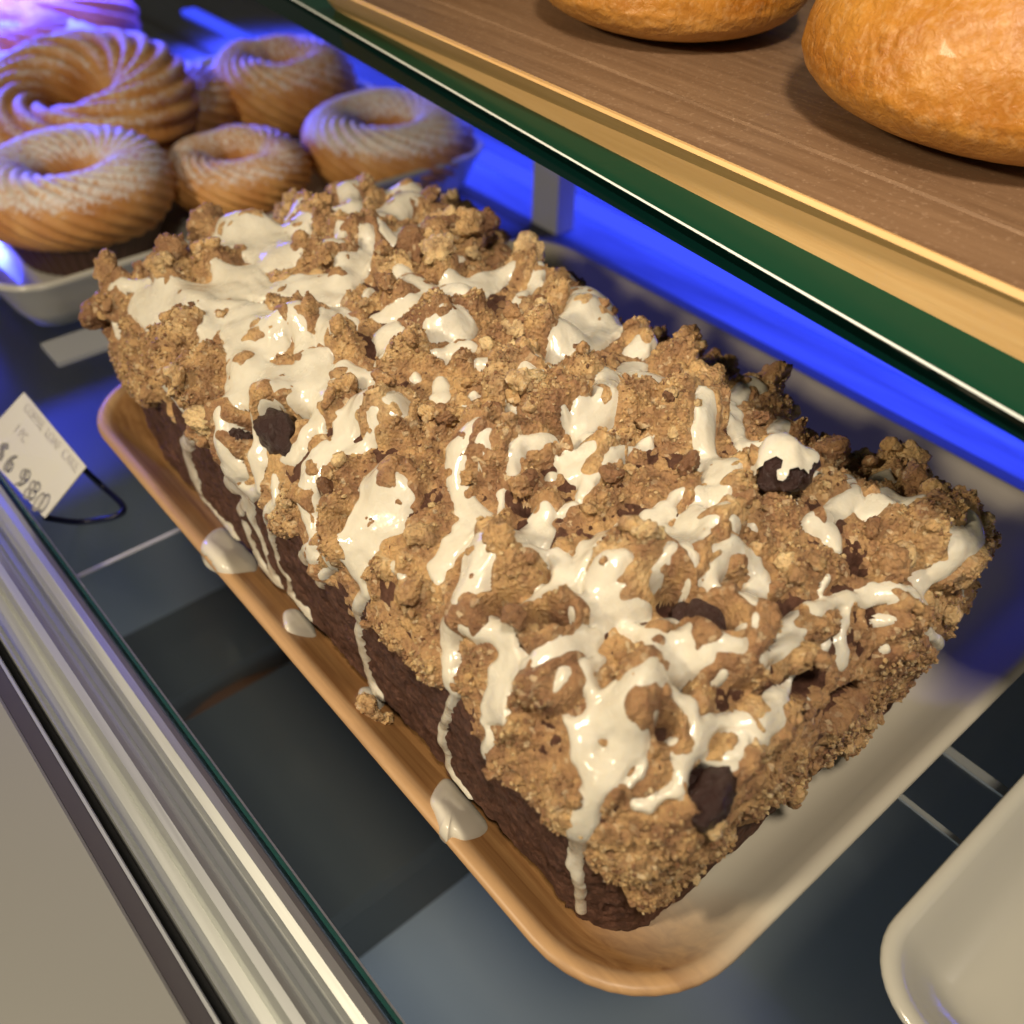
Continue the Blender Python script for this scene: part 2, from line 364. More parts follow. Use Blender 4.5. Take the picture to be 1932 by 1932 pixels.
# ---- traced shapes (tile origin x, y, tile size in the 2500 px photograph; x, y, width in the 1932 px tile view)
TR = {
'A': (200, 700, 500), 'P': (200, 1100, 500), 'B': (500, 900, 500), 'C': (700, 1300, 500), 'D': (1000, 1200, 500), 'E': (1000, 1600, 500),
'F': (1300, 1600, 500), 'G': (1700, 1400, 500), 'H': (1400, 1200, 500), 'I': (1900, 1100, 600), 'J': (1500, 800, 500), 'K': (1100, 900, 500),
'L': (200, 400, 600), 'M': (700, 350, 600), 'N': (1200, 450, 600), 'Q': (1250, 1250, 1250)}
ICING = '''
A 480,60,200 620,180,250 900,60,200 1150,60,200
A 850,130,160 790,350,110 740,500,90 660,570,60 665,750,60 690,950,65 780,1170,60 870,1300,60 960,1400,100 970,1520,110 1000,1620,70 1080,1800,60 1130,1932,60
P 990,60,90 1060,260,75 1150,450,70 1220,640,75 1290,780,95 1340,900,120
P 1660,1100,70 1720,1230,80 1750,1340,110
C 60,720,80 110,840,90 150,900,110
C 800,1450,110 840,1580,120
E 400,1200,95 440,1340,100 480,1420,110
A 1250,220,160 1120,400,120 1040,580,110 960,720,110 850,840,90 840,950,80 850,1120,50 910,1260,50 980,1380,80
A 1450,200,300 1400,450,150 1500,600,250 1500,800,330 1750,830,300
A 200,340,60 195,440,50
B 350,100,300 650,80,330 800,150,200 560,230,140
B 200,260,110 200,400,95 190,560,105 160,680,140 170,820,130 200,950,150 240,1100,120 300,1200,80 340,1350,80 400,1500,70 440,1620,70 510,1760,60 540,1932,80
P 1640,970,60 1700,1150,70 1740,1300,110 1745,1350,120
B 520,280,120 420,400,140 390,550,115 400,680,95 360,850,125 350,980,105 370,1150,90 420,1270,90 440,1420,80 510,1560,60 570,1720,60 650,1932,70
B 510,1020,60 500,1150,90 540,1280,70 580,1450,60 640,1600,70 680,1780,60 740,1932,80
C 0,420,60 30,600,70 60,760,90 90,860,130
B 950,440,150 830,520,140 760,660,140 680,760,170 600,820,110
B 1200,600,150 1080,660,170 960,780,190 870,920,200 850,1080,180 840,1250,160 830,1400,120 840,1530,100 880,1620,70 915,1700,75 925,1800,100 925,1830,105
B 1060,1260,100 1030,1380,120 990,1500,90 1000,1620,90 1050,1740,70 1070,1850,70
B 1450,250,230 1300,400,230 1250,520,180 1160,590,110
B 930,200,100 950,330,80 960,440,110
B 1100,130,220
B 1600,1050,380 1700,900,280 1550,1200,280 1420,1350,230 1350,1500,280 1280,1650,190 1300,1800,210 1300,1932,210
B 1550,560,70 1400,620,90 1250,700,110
B 1850,300,110 1780,450,140 1650,480,140
B 1850,1100,180 1750,1250,140 1650,1400,180 1450,1600,190
C 620,100,280 500,200,190 520,350,190 560,500,150 600,620,110 650,780,110 680,950,100 720,1150,100 770,1330,105 800,1450,110 790,1560,170 830,1620,110
C 150,120,75 150,250,105
C 290,260,55 310,360,50 315,480,115
C 940,200,100 930,320,110 960,500,80
C 1480,60,140 1400,180,180 1300,280,140 1330,400,110
D 560,120,280 500,300,190 330,430,230 250,550,160 180,650,140 160,760,140
D 1250,100,220 1150,250,170 1000,380,230 850,500,290 650,620,370 550,820,330 480,980,210 460,1120,230 300,1280,230 250,1430,190 260,1600,150 260,1750,130 260,1900,115
D 550,1250,230 800,1280,280 880,1450,240 880,1620,290 750,1780,290 760,1932,270
D 1260,250,120 1240,350,110
D 1150,500,170 1350,500,140 1450,600,170 1480,780,190 1300,880,145 1180,960,150 1050,1050,140 1000,1120,80
D 1850,320,170 1700,450,110 1620,600,130 1520,680,140
D 1850,800,240 1750,920,240 1700,1050,280 1560,1100,160
D 1750,1260,140 1650,1350,190 1500,1440,160 1350,1530,140 1200,1620,160 1080,1660,170
D 1800,1500,110 1660,1600,110 1650,1750,90 1730,1860,110
E 270,100,130 270,250,120 280,400,110 290,550,100 310,700,100 340,900,100 370,1050,100 400,1200,90 420,1320,100
E 900,100,330 750,200,290 750,350,240 700,500,330 600,580,180 800,600,160 560,680,90 620,780,70 620,880,130 640,960,130
E 1500,150,90 1450,300,80 1440,400,70
F 520,40,140 480,150,85 490,280,100 560,360,140 700,290,110 760,250,70
F 340,150,65 300,280,60 280,400,50
F 1600,20,190 1350,80,230 1150,200,230 1000,300,230 880,420,240 800,500,280 650,600,330 500,680,230 350,720,230 250,620,110
F 400,850,330 420,1000,280 500,1130,330 650,1130,330 800,980,280 950,870,280 900,700,280
F 1150,600,90 1160,450,55
F 550,1250,330 500,1400,240 470,1550,205 440,1700,185 400,1850,160 370,1980,140
Q 250,1130,100 230,1220,85 235,1300,62 255,1400,50 262,1500,42
F 1400,330,170 1480,380,150 1550,480,130 1600,620,140 1650,720,280 1600,820,240 1480,850,180 1380,890,90
F 1500,960,190 1520,1080,190 1470,1230,190 1380,1330,140 1280,1400,80 1230,1500,100 1150,1570,140 1020,1560,120 970,1520,70
F 1060,1080,65 1000,1180,100 930,1280,85 860,1350,45
F 1650,720,200 1800,640,120 1932,580,90
F 1700,1040,60 1850,1080,110 1932,1100,140
G 30,60,90 140,120,150
G 620,60,230 620,180,220 480,270,170 400,230,70
G 150,620,280 300,650,230 350,560,90 480,470,110 620,450,120
G 850,430,100 1000,360,140 1200,310,170 1400,220,120 1600,190,170 1750,160,170 1870,190,80
G 1600,330,95 1540,480,120 1520,620,140 1540,780,150 1560,880,150
G 1080,480,100 980,600,140 850,720,130 700,800,120 620,810,85
G 1400,680,110 1350,790,140 1260,850,85
G 1070,960,55 1040,1060,110 900,1180,190 800,1280,240 650,1380,240 500,1400,190 350,1420,110 200,1450,190 80,1500,230 120,1620,230
G 900,1350,170 650,1530,140 700,1600,80
G 540,1600,100 450,1720,90 350,1820,140 260,1830,70
G 280,960,90
G 820,880,60
G 1280,1290,100
H 950,40,110 780,120,140 600,180,110 420,270,190 250,370,140 120,480,140 80,620,140 40,760,110
H 850,250,240 950,400,240 1000,550,140 1080,700,90 1100,850,70
H 1200,80,170 1100,170,190 1030,280,190
H 1400,120,110 1300,240,140 1200,360,160 1120,500,140
H 900,620,95 800,760,85 700,880,100 600,970,110
H 640,370,100 720,430,100
H 450,700,140 330,800,230 250,900,280 300,1020,280 500,1020,190 680,1050,170
H 300,1150,140 100,1050,190
H 1600,480,140 1400,600,120 1370,730,120 1320,860,140 1320,920,110
H 1600,500,190 1750,580,140 1850,680,140 1850,850,190 1760,980,190 1650,1040,150 1570,1020,90
H 1200,830,55 1280,870,70
H 1000,1080,105 880,1170,125 780,1250,140 700,1300,160 820,1430,190 1000,1450,240 1200,1380,240 1400,1430,190 1550,1450,110
H 1080,1250,90
H 900,1560,240 800,1680,190 680,1780,190
H 500,1200,110 620,1230,140
J 250,190,190 150,260,190 50,340,190
J 440,110,110
J 640,60,90 680,150,120 600,200,90
J 500,400,230 560,480,190 400,540,140 300,500,120
J 1130,100,140
J 1300,280,60 1150,330,85 950,400,110
J 1400,500,140 1250,560,140 1100,620,170 1200,700,190 1250,850,170 1330,1000,230 1500,1080,230 1600,950,190 1650,800,170 1700,700,140
J 1850,1080,120 1700,1120,140
J 900,700,190 850,850,230 850,1000,230 950,1120,190 1050,1250,280 1000,1350,230
J 800,1150,140
J 650,1450,100 520,1560,105 380,1640,110 250,1700,115 100,1760,140
J 850,1480,180 1000,1500,180
J 340,960,100 280,1000,60
J 1370,1770,80
J 1140,1860,140
J 1650,1520,90 1750,1540,100
K 200,190,100 120,260,75
K 850,120,100 720,80,100 640,160,90 590,280,75 560,420,100 590,490,80
K 1500,60,170 1480,200,170 1450,340,170 1300,440,170 1280,560,140
K 1110,460,100
K 280,560,100 150,650,170 60,760,230 40,950,190 60,1080,170 150,1200,230 250,1290,230 100,1400,280
K 390,700,55 310,800,110 280,830,100
K 1000,620,75 850,680,120 700,720,110 620,800,110 560,880,120
K 950,850,110 960,920,100
K 1250,720,230 1100,750,190 1200,850,190
K 1850,560,100 1700,650,85 1560,750,100 1450,870,110 1280,960,140 1220,1060,110
K 460,1030,75 450,1180,85
K 760,1300,90 830,1250,90
K 1150,1150,110 1060,1230,85
K 930,1380,110 850,1480,140
L 250,980,60 450,900,90
L 500,1050,230 650,1000,180 900,920,180 1100,920,230 1250,900,180
L 1000,1050,180 1200,1030,140
L 720,620,140 700,700,90
L 850,540,120 980,580,120 1100,620,140 1200,520,230 1400,560,280 1550,650,280 1700,620,180
L 1200,270,140 1300,350,230 1400,430,180 1600,480,180
L 1100,820,180 1250,780,180 1400,900,140 1600,860,180 1800,850,180 1900,930,180
L 1200,1200,230 1350,1150,180 1500,1200,180 1450,1350,180
L 1630,1120,90 1700,1200,70 1700,1350,140
L 1620,120,100 1560,230,55
M 500,250,90 480,350,110 500,450,120 300,470,140 200,510,90
M 880,330,230 1000,380,230 850,480,180 680,500,180 620,580,110
M 20,600,140 150,600,60 130,750,60
M 430,700,75 370,800,120
M 640,700,75 620,830,110 500,920,180 400,1000,180 200,1050,140 60,1000,180
M 1000,570,55 850,620,55
M 1150,550,65 1000,650,100 850,700,140 750,640,55
M 900,980,140 1050,1080,230 1200,1120,230 1400,1050,230 1550,1000,180 1700,960,140
M 1400,1200,180 1100,1200,140 900,1250,110 700,1270,90
M 640,1060,55 590,1100,55
M 1390,830,90
M 350,1230,140 400,1300,180 330,1380,140 280,1450,140
M 800,1400,180 830,1500,180 750,1600,110 700,1500,55
M 1150,1450,120 1350,1400,230 1400,1450,140
M 1450,1540,90 1300,1540,120 1200,1600,100
M 1550,1650,140 1700,1620,140
M 1780,1230,75 1880,1120,85
M 1200,1750,90 1180,1900,140
M 990,1750,80
M 100,1250,75 80,1400,75
M 150,1650,230 100,1800,280
M 600,1750,140 400,1680,140
N 380,270,75 260,400,90 200,480,180 400,480,140 500,350,85
N 640,400,90 560,500,110 680,600,140
N 1080,480,55 1130,560,55
N 880,630,90 830,720,110 950,770,90 1100,800,110 1250,840,85
N 600,640,55 450,690,75 350,750,75 250,800,75 180,920,75
N 50,630,140
N 750,900,230 900,900,230 600,1050,230 650,1150,280 800,1100,230 950,1050,230 1100,1000,180
N 550,1250,180
N 1240,1040,85 1400,970,60 1550,900,58 1640,870,58
N 750,1180,85 690,1270,65
N 1180,1230,170 1330,1230,110
N 1600,1090,110 1700,1100,55
N 1600,1090,110 1580,1200,140 1480,1300,140
N 1150,1380,230 1400,1450,180 1450,1550,170 1300,1540,140 1200,1560,75
N 1000,1420,140 920,1500,140 900,1620,170 880,1730,150 760,1800,170 740,1900,170
N 400,1420,110 550,1400,75
N 1900,1400,85 1750,1460,90
I 250,120,65 380,80,75 480,50,85 600,90,100 650,200,75 640,300,140 560,330,140 430,420,170 350,480,140 470,520,170 550,640,100
I 780,380,170 950,300,230 1080,380,110
I 900,80,170
I 1430,600,150 1450,720,140 1300,780,190 1250,900,140 1200,1050,170 1200,1180,110 1230,1280,140 1300,1400,105 1340,1520,80 1370,1620,100 1360,1720,85
I 1450,1010,50 1520,970,50 1600,1100,58 1680,1260,66
I 780,1090,140 950,1070,105 1080,1100,110 1180,1100,140
I 450,980,65 430,1060,48
I 740,980,40 840,1000,40
I 940,1340,100
I 960,1590,75
'''
HOLLOW = '''
H 950,900,190 1100,1000,140 1350,1150,270 1450,1250,140
G 1250,1050,330
G 1550,1350,380 1700,1250,250
G 950,250,170
F 1750,1300,300
F 1300,680,170
F 1450,180,140
D 780,1040,130 900,1020,110
D 1250,1180,130 1450,1200,80
B 850,310,150
B 620,480,280
B 300,550,85
B 940,1250,110 950,1480,100
B 1250,1430,90
K 450,560,90
K 700,1150,90
I 760,830,110
M 1120,1010,60
M 640,1510,70
F 610,980,80
'''
def parse(txt):
    out = []
    for ln in txt.strip().splitlines():
        p = ln.split(); ox, oy, sz = TR[p[0]]; k = sz/1932
        sc_ = 1.15 if p[0] in 'PABC' else 1.0
        out.append([((ox+x*k)*.7728, (oy+y*k)*.7728, w_*k*.7728*sc_) for x, y, w_ in (tuple(map(float, q.split(','))) for q in p[1:])])
    return out
# surface (average crust height) seen by each traced point -> 3-D anchor
def crust_zb(P, nx_, ny_):
    zb = 17.0-6*sm(105, 140, P[..., 1])-3.5*sm(50, 25, P[..., 1])
    zb = zb-10*sm(.3, .9, -ny_)-3*sm(.3, .9, nx_)
    return zb
ZB = crust_zb(P0, NX, NY)
pr = P0+NN*2.6*sm(-2, 2, Z0-ZB)[..., None]
sub = (slice(None, None, 2), slice(None, None, 2))
prs = pr[sub].reshape(-1, 3); nns = NN[sub].reshape(-1, 3); qs = np.stack([QX[sub].ravel(), QY[sub].ravel()], 1)
rel = prs-CAMP; cc = rel @ RW.T; U = 966+F*cc[:,0]/cc[:,2]; Vv = 966+F*cc[:,1]/cc[:,2]
fc = (nns*rel).sum(1) < -0.02*np.linalg.norm(rel, axis=1)
fc &= prs[:, 2] > -6.5
U = U[fc]; Vv = Vv[fc]; dep = cc[fc, 2]; qf = qs[fc]; pf = prs[fc]
def anchor(p):
    e = (U-p[0])**2+(Vv-p[1])**2+dep*.02; i = int(np.argmin(e)); return pf[i], qf[i], p[2]*dep[i]/F/2, e[i]
def field(txt, kw=1., ka=0.):
    sd = np.full(SH, 9.0, np.float32)
    wp = warp(p0, .30, .40, 71); wp = warp(wp, .9, .25, 75); WP = (p0+(wp-p0)*(.35+.65*topw.reshape(-1, 1))).reshape(*SH, 3)
    for st in parse(txt):
        an = [anchor(p) for p in st]
        an = [(q[0], q[1], q[2]*(kw+.40*float(sm(60, 115, q[0][1])) if kw > 1 else kw)+ka, q[3]) for q in an]
        if len(an) == 1: an = an*2
        for (a, qa, ra, ea), (b_2, qb, rb, eb) in zip(an[:-1], an[1:]):
            if np.linalg.norm(a-b_2) > 22: continue
            m = max(ra, rb)+3
            x0, x1 = min(qa[0], qb[0])-m, max(qa[0], qb[0])+m; y0, y1 = min(qa[1], qb[1])-m, max(qa[1], qb[1])+m
            i0, i1 = np.searchsorted(gx, [x0, x1]); j0, j1 = np.searchsorted(gy, [y0, y1])
            W = WP[i0:i1, j0:j1]+NN[i0:i1, j0:j1]*1.5
            ab = b_2-a; L = float(ab@ab)+1e-6
            tt = np.clip(((W-a)@ab)/L, 0, 1); dvc = W-a-tt[..., None]*ab; nn_ = NN[i0:i1, j0:j1]; dn_ = (dvc*nn_).sum(-1, keepdims=True); dd = np.linalg.norm(dvc-.92*dn_*nn_, axis=-1)
            v = np.where(True, dd-(ra+(rb-ra)*tt), 0)-.0
            cur = sd[i0:i1, j0:j1]; k_ = .5; hh = np.clip(.5+.5*(cur-v)/k_, 0, 1)
            sd[i0:i1, j0:j1] = cur*(1-hh)+v*hh-k_*hh*(1-hh)
    return sd
SD = field(ICING, 1.14, .12); HO = field(HOLLOW, 1.0, .3)
ho = sm(.9, -1.2, HO)

# ---- crust height
pw = warp(p0, .22, 1.5, 5); pw2 = warp(pw, .8, .5, 9)
hA, tA = balls(pw2, 8.5, 2.6, 5.2, 11); hB, tB = balls(pw2, 4.6, 1.3, 2.7, 23)
hC, tC = balls(warp(p0, 1.2, .35, 31), 2.1, .6, 1.25, 37); hD, tD = balls(p0, 1.05, .3, .62, 51)
tw = topw.ravel()
inice = sm(.6, -.3, SD).ravel()
hc = .3+(.22+.84*tw)*hA+(.32+.45*tw)*hB+(.25+.35*tw)*(1-.6*inice)*hC+.42*(1-.7*inice)*hD+(.3+.6*tw)*fbm(p0, .12, 3, 61)+.22*fbm(p0, 1.5, 3, 67)*(1-inice)+(.34*balls(p0, .72, .2, .46, 57)[0]-.05)*(1-.9*inice)
hc = hc*(1-.22*inice); hc = hc+(1-tw)*.5*vnoise(p0*np.array([1, 1, .25]), .45, 68)
hc = hc.reshape(SH)
zbn = ZB+(fbm(p0, .10, 3, 81)*4.0+vnoise(p0, .5, 85)*1.3).reshape(SH)
cut = sm(-1.2, 1.6, Z0-zbn)
hc = hc*cut-1.2*(1-cut); hc = hc*(1-ho)+(-4.2)*ho
hc = np.where(hc > 4.2, 4.2+(hc-4.2)*.6, hc)
tone = (.52*tA+.28*tB+.18*tC+.28*tD-.07).reshape(SH)+.16*fbm(p0, .08, 2, 91).reshape(SH)-.04
PC = P0+NN*hc[..., None]
Fall = grid_faces(*SH)
vis = (hc > -.9).ravel() & (Z0.ravel() > -6.8)
fm = vis[Fall].any(1)
def compact(V, Fc, at_=None):
    u_, inv = np.unique(Fc.ravel(), return_inverse=True)
    return V[u_], inv.reshape(Fc.shape), (None if at_ is None else {k: v[u_] for k, v in at_.items()})
Vc, Fcc, Ac = compact(PC.reshape(-1, 3), Fall[fm], {'tone': tone.ravel()})

# ---- loose crumbs and nuggets standing on the crust
rng = np.random.default_rng(4)
def ico(sub_):
    bm = bmesh.new(); bmesh.ops.create_icosphere(bm, subdivisions=sub_, radius=1)
    V = np.array([v.co[:] for v in bm.verts]); Fi = np.array([[v.index for v in f.verts] for f in bm.faces]); bm.free(); return V, Fi
def nug_shapes(sub_, n, seed):
    V, Fi = ico(sub_); out = []
    for k in range(n):
        q = V+k*13.7+seed; r = 1+.38*vnoise(q, 1.1, k)+.22*vnoise(q, 2.6, k+5)+.16*vnoise(q, 6.0, k+9)
        hb, _ = balls(V*1.0+k*7.1, .55, .12, .33, k+2); out.append(V*(r+.45*hb-.1)[:, None])
    return out, Fi
BIG, BF = nug_shapes(4, 7, 1); MED, MF = nug_shapes(3, 12, 50); GR, GF = nug_shapes(1, 10, 90)
flatq = np.flatnonzero((hc > .6).ravel() & (ho.ravel() < .2) & (Z0.ravel() > 3))
area_w = np.linalg.norm(np.cross(du, dv), axis=-1).ravel()
def scatter(n, r0, r1, shapes, Fi, icep, lift, topbias, seed):
    rg = np.random.default_rng(seed); wt = area_w[flatq]*(1-topbias+topbias*tw[flatq]); wt = wt/wt.sum()
    idx = rg.choice(flatq, n, p=wt); sdv = SD.ravel(); VV = []; FF = []; TT = []; off = 0; Pc = PC.reshape(-1, 3); Nf = NN.reshape(-1, 3)
    for i in idx:
        r = r0+(r1-r0)*rg.random()**2
        if sdv[i] < .35+.55*r and rg.random() > icep: continue
        A = rg.normal(size=(3, 3)); Qm, _ = np.linalg.qr(A)
        sc = np.array([rg.uniform(.75, 1.25), rg.uniform(.7, 1.1), rg.uniform(.65, .95)])
        v = (shapes[rg.integers(len(shapes))]*sc) @ Qm.T*r+Pc[i]+Nf[i]*r*lift
        VV.append(v); FF.append(Fi+off); TT.append(np.full(len(v), np.clip(rg.normal(.55, .26), 0, 1))); off += len(v)
    return np.concatenate(VV), np.concatenate(FF), np.concatenate(TT)
parts = [scatter(300, 1.5, 3.3, BIG, BF, .03, .20, .95, 1), scatter(1100, .45, 1.5, MED, MF, .04, .30, .85, 2), scatter(42000, .13, .36, GR, GF, .01, .30, .35, 3)]
nv = np.concatenate([q[0] for q in parts]); offs = np.cumsum([0]+[len(q[0]) for q in parts])
nf = np.concatenate([q[1]+offs[i] for i, q in enumerate(parts)]); nt = np.concatenate([q[2] for q in parts])
# crust as triangles + crumbs, one mesh
tri = np.concatenate([Fcc[:, [0, 1, 2]], Fcc[:, [0, 2, 3]]])
so_ = build('streusel_topping', np.concatenate([Vc, nv]), np.concatenate([tri, nf+len(Vc)]), M_crust, loaf, attr={'tone': np.concatenate([Ac['tone'], nt])})

fl_s = np.ones(len(so_.data.polygons), bool); ng = len(parts[2][1]); fl_s[-ng:] = False; so_.data.polygons.foreach_set('use_smooth', fl_s)

# ---- cake body (seen at the sides and through the gaps)
hb_ = .35*fbm(p0, .35, 4, 101)+.22*vnoise(p0, 1.6, 103)-.55*balls(warp(p0, .8, .5, 120), 1.9, .25, .85, 121)[0]-3.4*ho.ravel()
bh = hb_.reshape(SH)
PB = (P0+NN*bh[..., None])[sub]; shb = PB.shape[:2]; Fb = grid_faces(*shb)
zz = Z0[sub].ravel(); Fb = Fb[(zz[Fb] > -7.2).any(1)]
Vb, Fbb, _ = compact(PB.reshape(-1, 3), Fb); Vb[:, 2] = np.maximum(Vb[:, 2], -6.0)
build('cake_body', Vb, Fbb, M_cake, loaf)

# ---- icing
surf = np.maximum(hc, bh)
top_ = np.log(blur(np.exp(1.5*np.clip(surf, -3, 9)), (2.2, 2.2)))/1.5
hs = .5*blur(top_, (3.0, 3.0))+.5*blur(surf, (6, 6))
hs = np.maximum(hs, top_-.7)
e_ = .75
prof = np.sqrt(np.clip(1-np.clip(1+SD/e_, 0, 1)**2, 0, 1))
thick = (.36+.25*fbm(p0, .2, 2, 111).reshape(SH)+.35*sm(-.6, -2.5, SD))*prof
hi_ = (surf-.3)*(1-prof)+(hs+thick)*prof
hi_ = blur(hi_, (.8, .8))
keep = (SD < .15)
PI_ = P0+NN*hi_[..., None]
zi = PI_[..., 2].ravel()
fi = Fall[keep.ravel()[Fall].all(1) & (Z0.ravel()[Fall] > -6.4).all(1)]
Vi, Fi_, _ = compact(PI_.reshape(-1, 3), fi)
build('icing_drizzle', Vi, Fi_, M_ice, loaf)

# ---- chocolate chunks
def lump(name, c, r, m, parent, seed, sc=(1, 1, 1), subd=4):
    V, Fi = ico(subd); q = V+seed; rr = 1+.25*vnoise(q, 1.3, seed)+.16*vnoise(q, 3.5, seed+1)+.08*vnoise(q, 8, seed+2)
    return build(name, V*rr[:, None]*np.array(sc)*r+c, Fi, m, parent)
def px_tile(tl, x, y): ox, oy, sz = TR[tl]; k = sz/1932; return ((ox+x*k)*.7728, (oy+y*k)*.7728, 10)
for tl, x, y, r, sc in (('B', 620, 500, 3.3, (.7, 1.1, 1)), ('B', 300, 580, 1.8, (1, 1, 1.2)), ('F', 1750, 1300, 2.8, (1.2, .8, 1)), ('H', 1350, 1100, 2.8, (1.3, 1, .7))):
    a, q, _, _ = anchor(px_tile(tl, x, y)); lump('chocolate_chunk', a+np.array([.6, 1.0, -2.9]), r, M_choc, loaf, x % 7, sc)
a, q, _, _ = anchor(px_tile('J', 1570, 1400)); c_ = a+np.array([0, 0, 1.5])
ch = lump('chocolate_chunk', c_, 2.9, M_choc, loaf, 3, (1.1, 1, .95)); ch['label'] = 'glossy round chunk standing on the crumbs, capped with icing'
V, Fi = ico(4); q = V+3; rr = 1+.25*vnoise(q, 1.3, 3)+.06*vnoise(q, 3.5, 4); V = V*rr[:, None]*np.array([1.1, 1, .95])*3.3
lim = .9+2.6*vnoise(V, .55, 8)
ii = [f for f in Fi if all(V[k, 2]+.35*V[k, 1] > lim[k] for k in f)]
build('icing_cap', V+c_+np.array([-.1, 0, .12]), ii, M_ice, ch if False else loaf)

# ---- icing puddles that ran onto the tray
dg = bpy.context.evaluated_depsgraph_get()
tm = tray.data; tv = [tuple((tray.location+v.co)/S) for v in tm.vertices]; tb = BVHTree.FromPolygons(tv, [tuple(p.vertices) for p in tm.polygons])
def hit(p):
    d = ray(p); h = tb.ray_cast(Vector(CAMP), Vector(d).normalized()); return np.array(h[0]) if h[0] else at(p, -5)
k_flip = False
PUD = {'P': [[(1250, 750), (1140, 860), (1120, 960), (1170, 1080), (1290, 1150), (1420, 1165), (1560, 1150), (1650, 1130), (1650, 1020), (1500, 850), (1360, 740)]],
 'C': [[(-30, 760), (-20, 900), (60, 960), (200, 990), (280, 975), (240, 860), (110, 740)], [(700, 1480), (670, 1570), (690, 1650), (780, 1700), (870, 1680), (930, 1600), (880, 1480)]],
 'E': [[(310, 1170), (230, 1270), (190, 1380), (235, 1500), (275, 1620), (280, 1700), (340, 1765), (400, 1720), (530, 1750), (690, 1700), (740, 1600), (620, 1430), (500, 1300), (400, 1180)]]}
for tl, lst in PUD.items():
    for poly in lst:
        px = np.array([px_tile(tl, x, y)[:2] for x, y in poly])
        n = len(px); fine = []
        for i in range(n):                    # Catmull-Rom
            p_0, p_1, p_2, p_3 = px[i-1], px[i], px[(i+1) % n], px[(i+2) % n]
            for q in range(6):
                u = q/6; fine.append(.5*((2*p_1)+(-p_0+p_2)*u+(2*p_0-5*p_1+4*p_2-p_3)*u*u+(-p_0+3*p_1-3*p_2+p_3)*u**3))
        fine = np.array(fine); ctr = fine.mean(0); V = []; rings = [1, .97, .9, .8, .65, .45, .2]
        for k in rings:
            for p in fine:
                h = hit(ctr+(p-ctr)*k); V.append(h+np.array([0, 0, -.25+1.35*math.sqrt(max(0, 1-k**2.5))*1.35]))
        m_ = len(fine); V.append(hit(ctr)+np.array([0, 0, 1.57])); Fc = grid_faces(len(rings), m_, False, True).tolist()
        Fc += [[(len(rings)-1)*m_+(i+1) % m_, (len(rings)-1)*m_+i, len(V)-1] for i in range(m_)]
        n0 = np.cross(V[-1-2*m_]-V[-1], V[-1-2*m_+m_//4]-V[-1])
        q0 = Fc[0]; nz = np.cross(V[q0[1]]-V[q0[0]], V[q0[2]]-V[q0[0]])[2]
        Fc = [list(q)[::-1] for q in Fc] if nz < 0 else Fc
        build('icing_puddle', V, Fc, M_pud, loaf)
for k, (x, y, r) in enumerate(((760, 1680, 1.5), (830, 1740, 1.1), (930, 1780, 1.0), (700, 1660, .7))):
    h = hit(px_tile('C', x, y)[:2]); v = BIG[k % 7]*r+h+np.array([0, 0, r*.5]); 
    build('fallen_crumb', v, BF, M_crust, loaf, attr={'tone': np.full(len(v), .7)})

# ------------------------------------------------------------------ ring pastries
GRP = 'ring pastries on the white tray'
def ring_pastry(name, label, px, R, r, zc, flutes, twist, amp, m, dusty, seed, cup=True, tilt=(0, 0), base=-10.8, cat='pastry', sq=.95):
    c = at(px, zc); T = thing(name, (c[0], c[1], base), label, cat, GRP)
    nu, nvv = 220, 64; Ug, Vg = np.meshgrid(np.arange(nu)/nu*2*math.pi, np.arange(nvv)/nvv*2*math.pi, indexing='ij'); Ug = Ug.ravel(); Vg = Vg.ravel()
    ph = flutes*Ug+twist*Vg
    fl_ = (np.abs(np.sin(ph/2))**.7)*amp
    q = np.stack([np.cos(Ug)*3, np.sin(Ug)*3, np.zeros_like(Ug)+seed*5], 1)
    rr = r+fl_-amp*.5+.5*vnoise(q, .7, seed)
    Rm = R-r
    x = (Rm+rr*np.cos(Vg))*np.cos(Ug); y = (Rm+rr*np.cos(Vg))*np.sin(Ug); z = rr*sq*np.sin(Vg)
    V = np.stack([x, y, z], 1); dust = sm(-.1, .75, np.sin(Vg))*dusty+.0*fl_+(fl_-amp*.5)*.12
    Rt = np.array(Matrix.Rotation(tilt[0], 3, 'X') @ Matrix.Rotation(tilt[1], 3, 'Y')); V = V@Rt.T
    build('ring', V+np.array([c[0], c[1], zc]), grid_faces(nu, nvv, True, True), m, T, attr={'dust': dust})
    if cup:
        n = 96; Vc_ = []
        for k, (rad, zz_) in enumerate(((R*.70, base), (R*.90, zc-r*.25), (R*.88, zc-r*.25), (R*.2, zc-r*.5))):
            for i in range(n):
                a = 2*math.pi*i/n; w_ = rad*(1+.012*(-1)**i) if k < 3 else rad; Vc_.append((c[0]+w_*math.cos(a), c[1]+w_*math.sin(a), zz_))
        build('paper_cup', Vc_, grid_faces(4, n, False, True).tolist()+[list(range(n))[::-1]], M_cup, T, smooth=False)
    return T
D = math.radians
ring_pastry('ring_pastry', 'golden ring pastry with coarse sugar dusting in a brown paper cup', (140, 352), 23, 8.2, 4, 26, 15, 1.3, M_don, .56, 1)
ring_pastry('ring_pastry', 'small fluted ring pastry between the sugar dusted one and the back corner of the loaf', (450, 322), 18, 6.4, -1, 22, 16, 1.6, M_don, .46, 2)
ring_pastry('ring_pastry', 'wide sugar dusted ring pastry just behind the far end of the loaf', (733, 262), 23, 8.2, 0, 24, 16, 1.3, M_don, .6, 3)
ring_pastry('ring_pastry', 'fluted ring pastry with a deep hole standing alone beside the blue lit glass', (538, 160), 21, 7.6, 1, 22, 16, 1.7, M_don, .45, 4, sq=1.25)
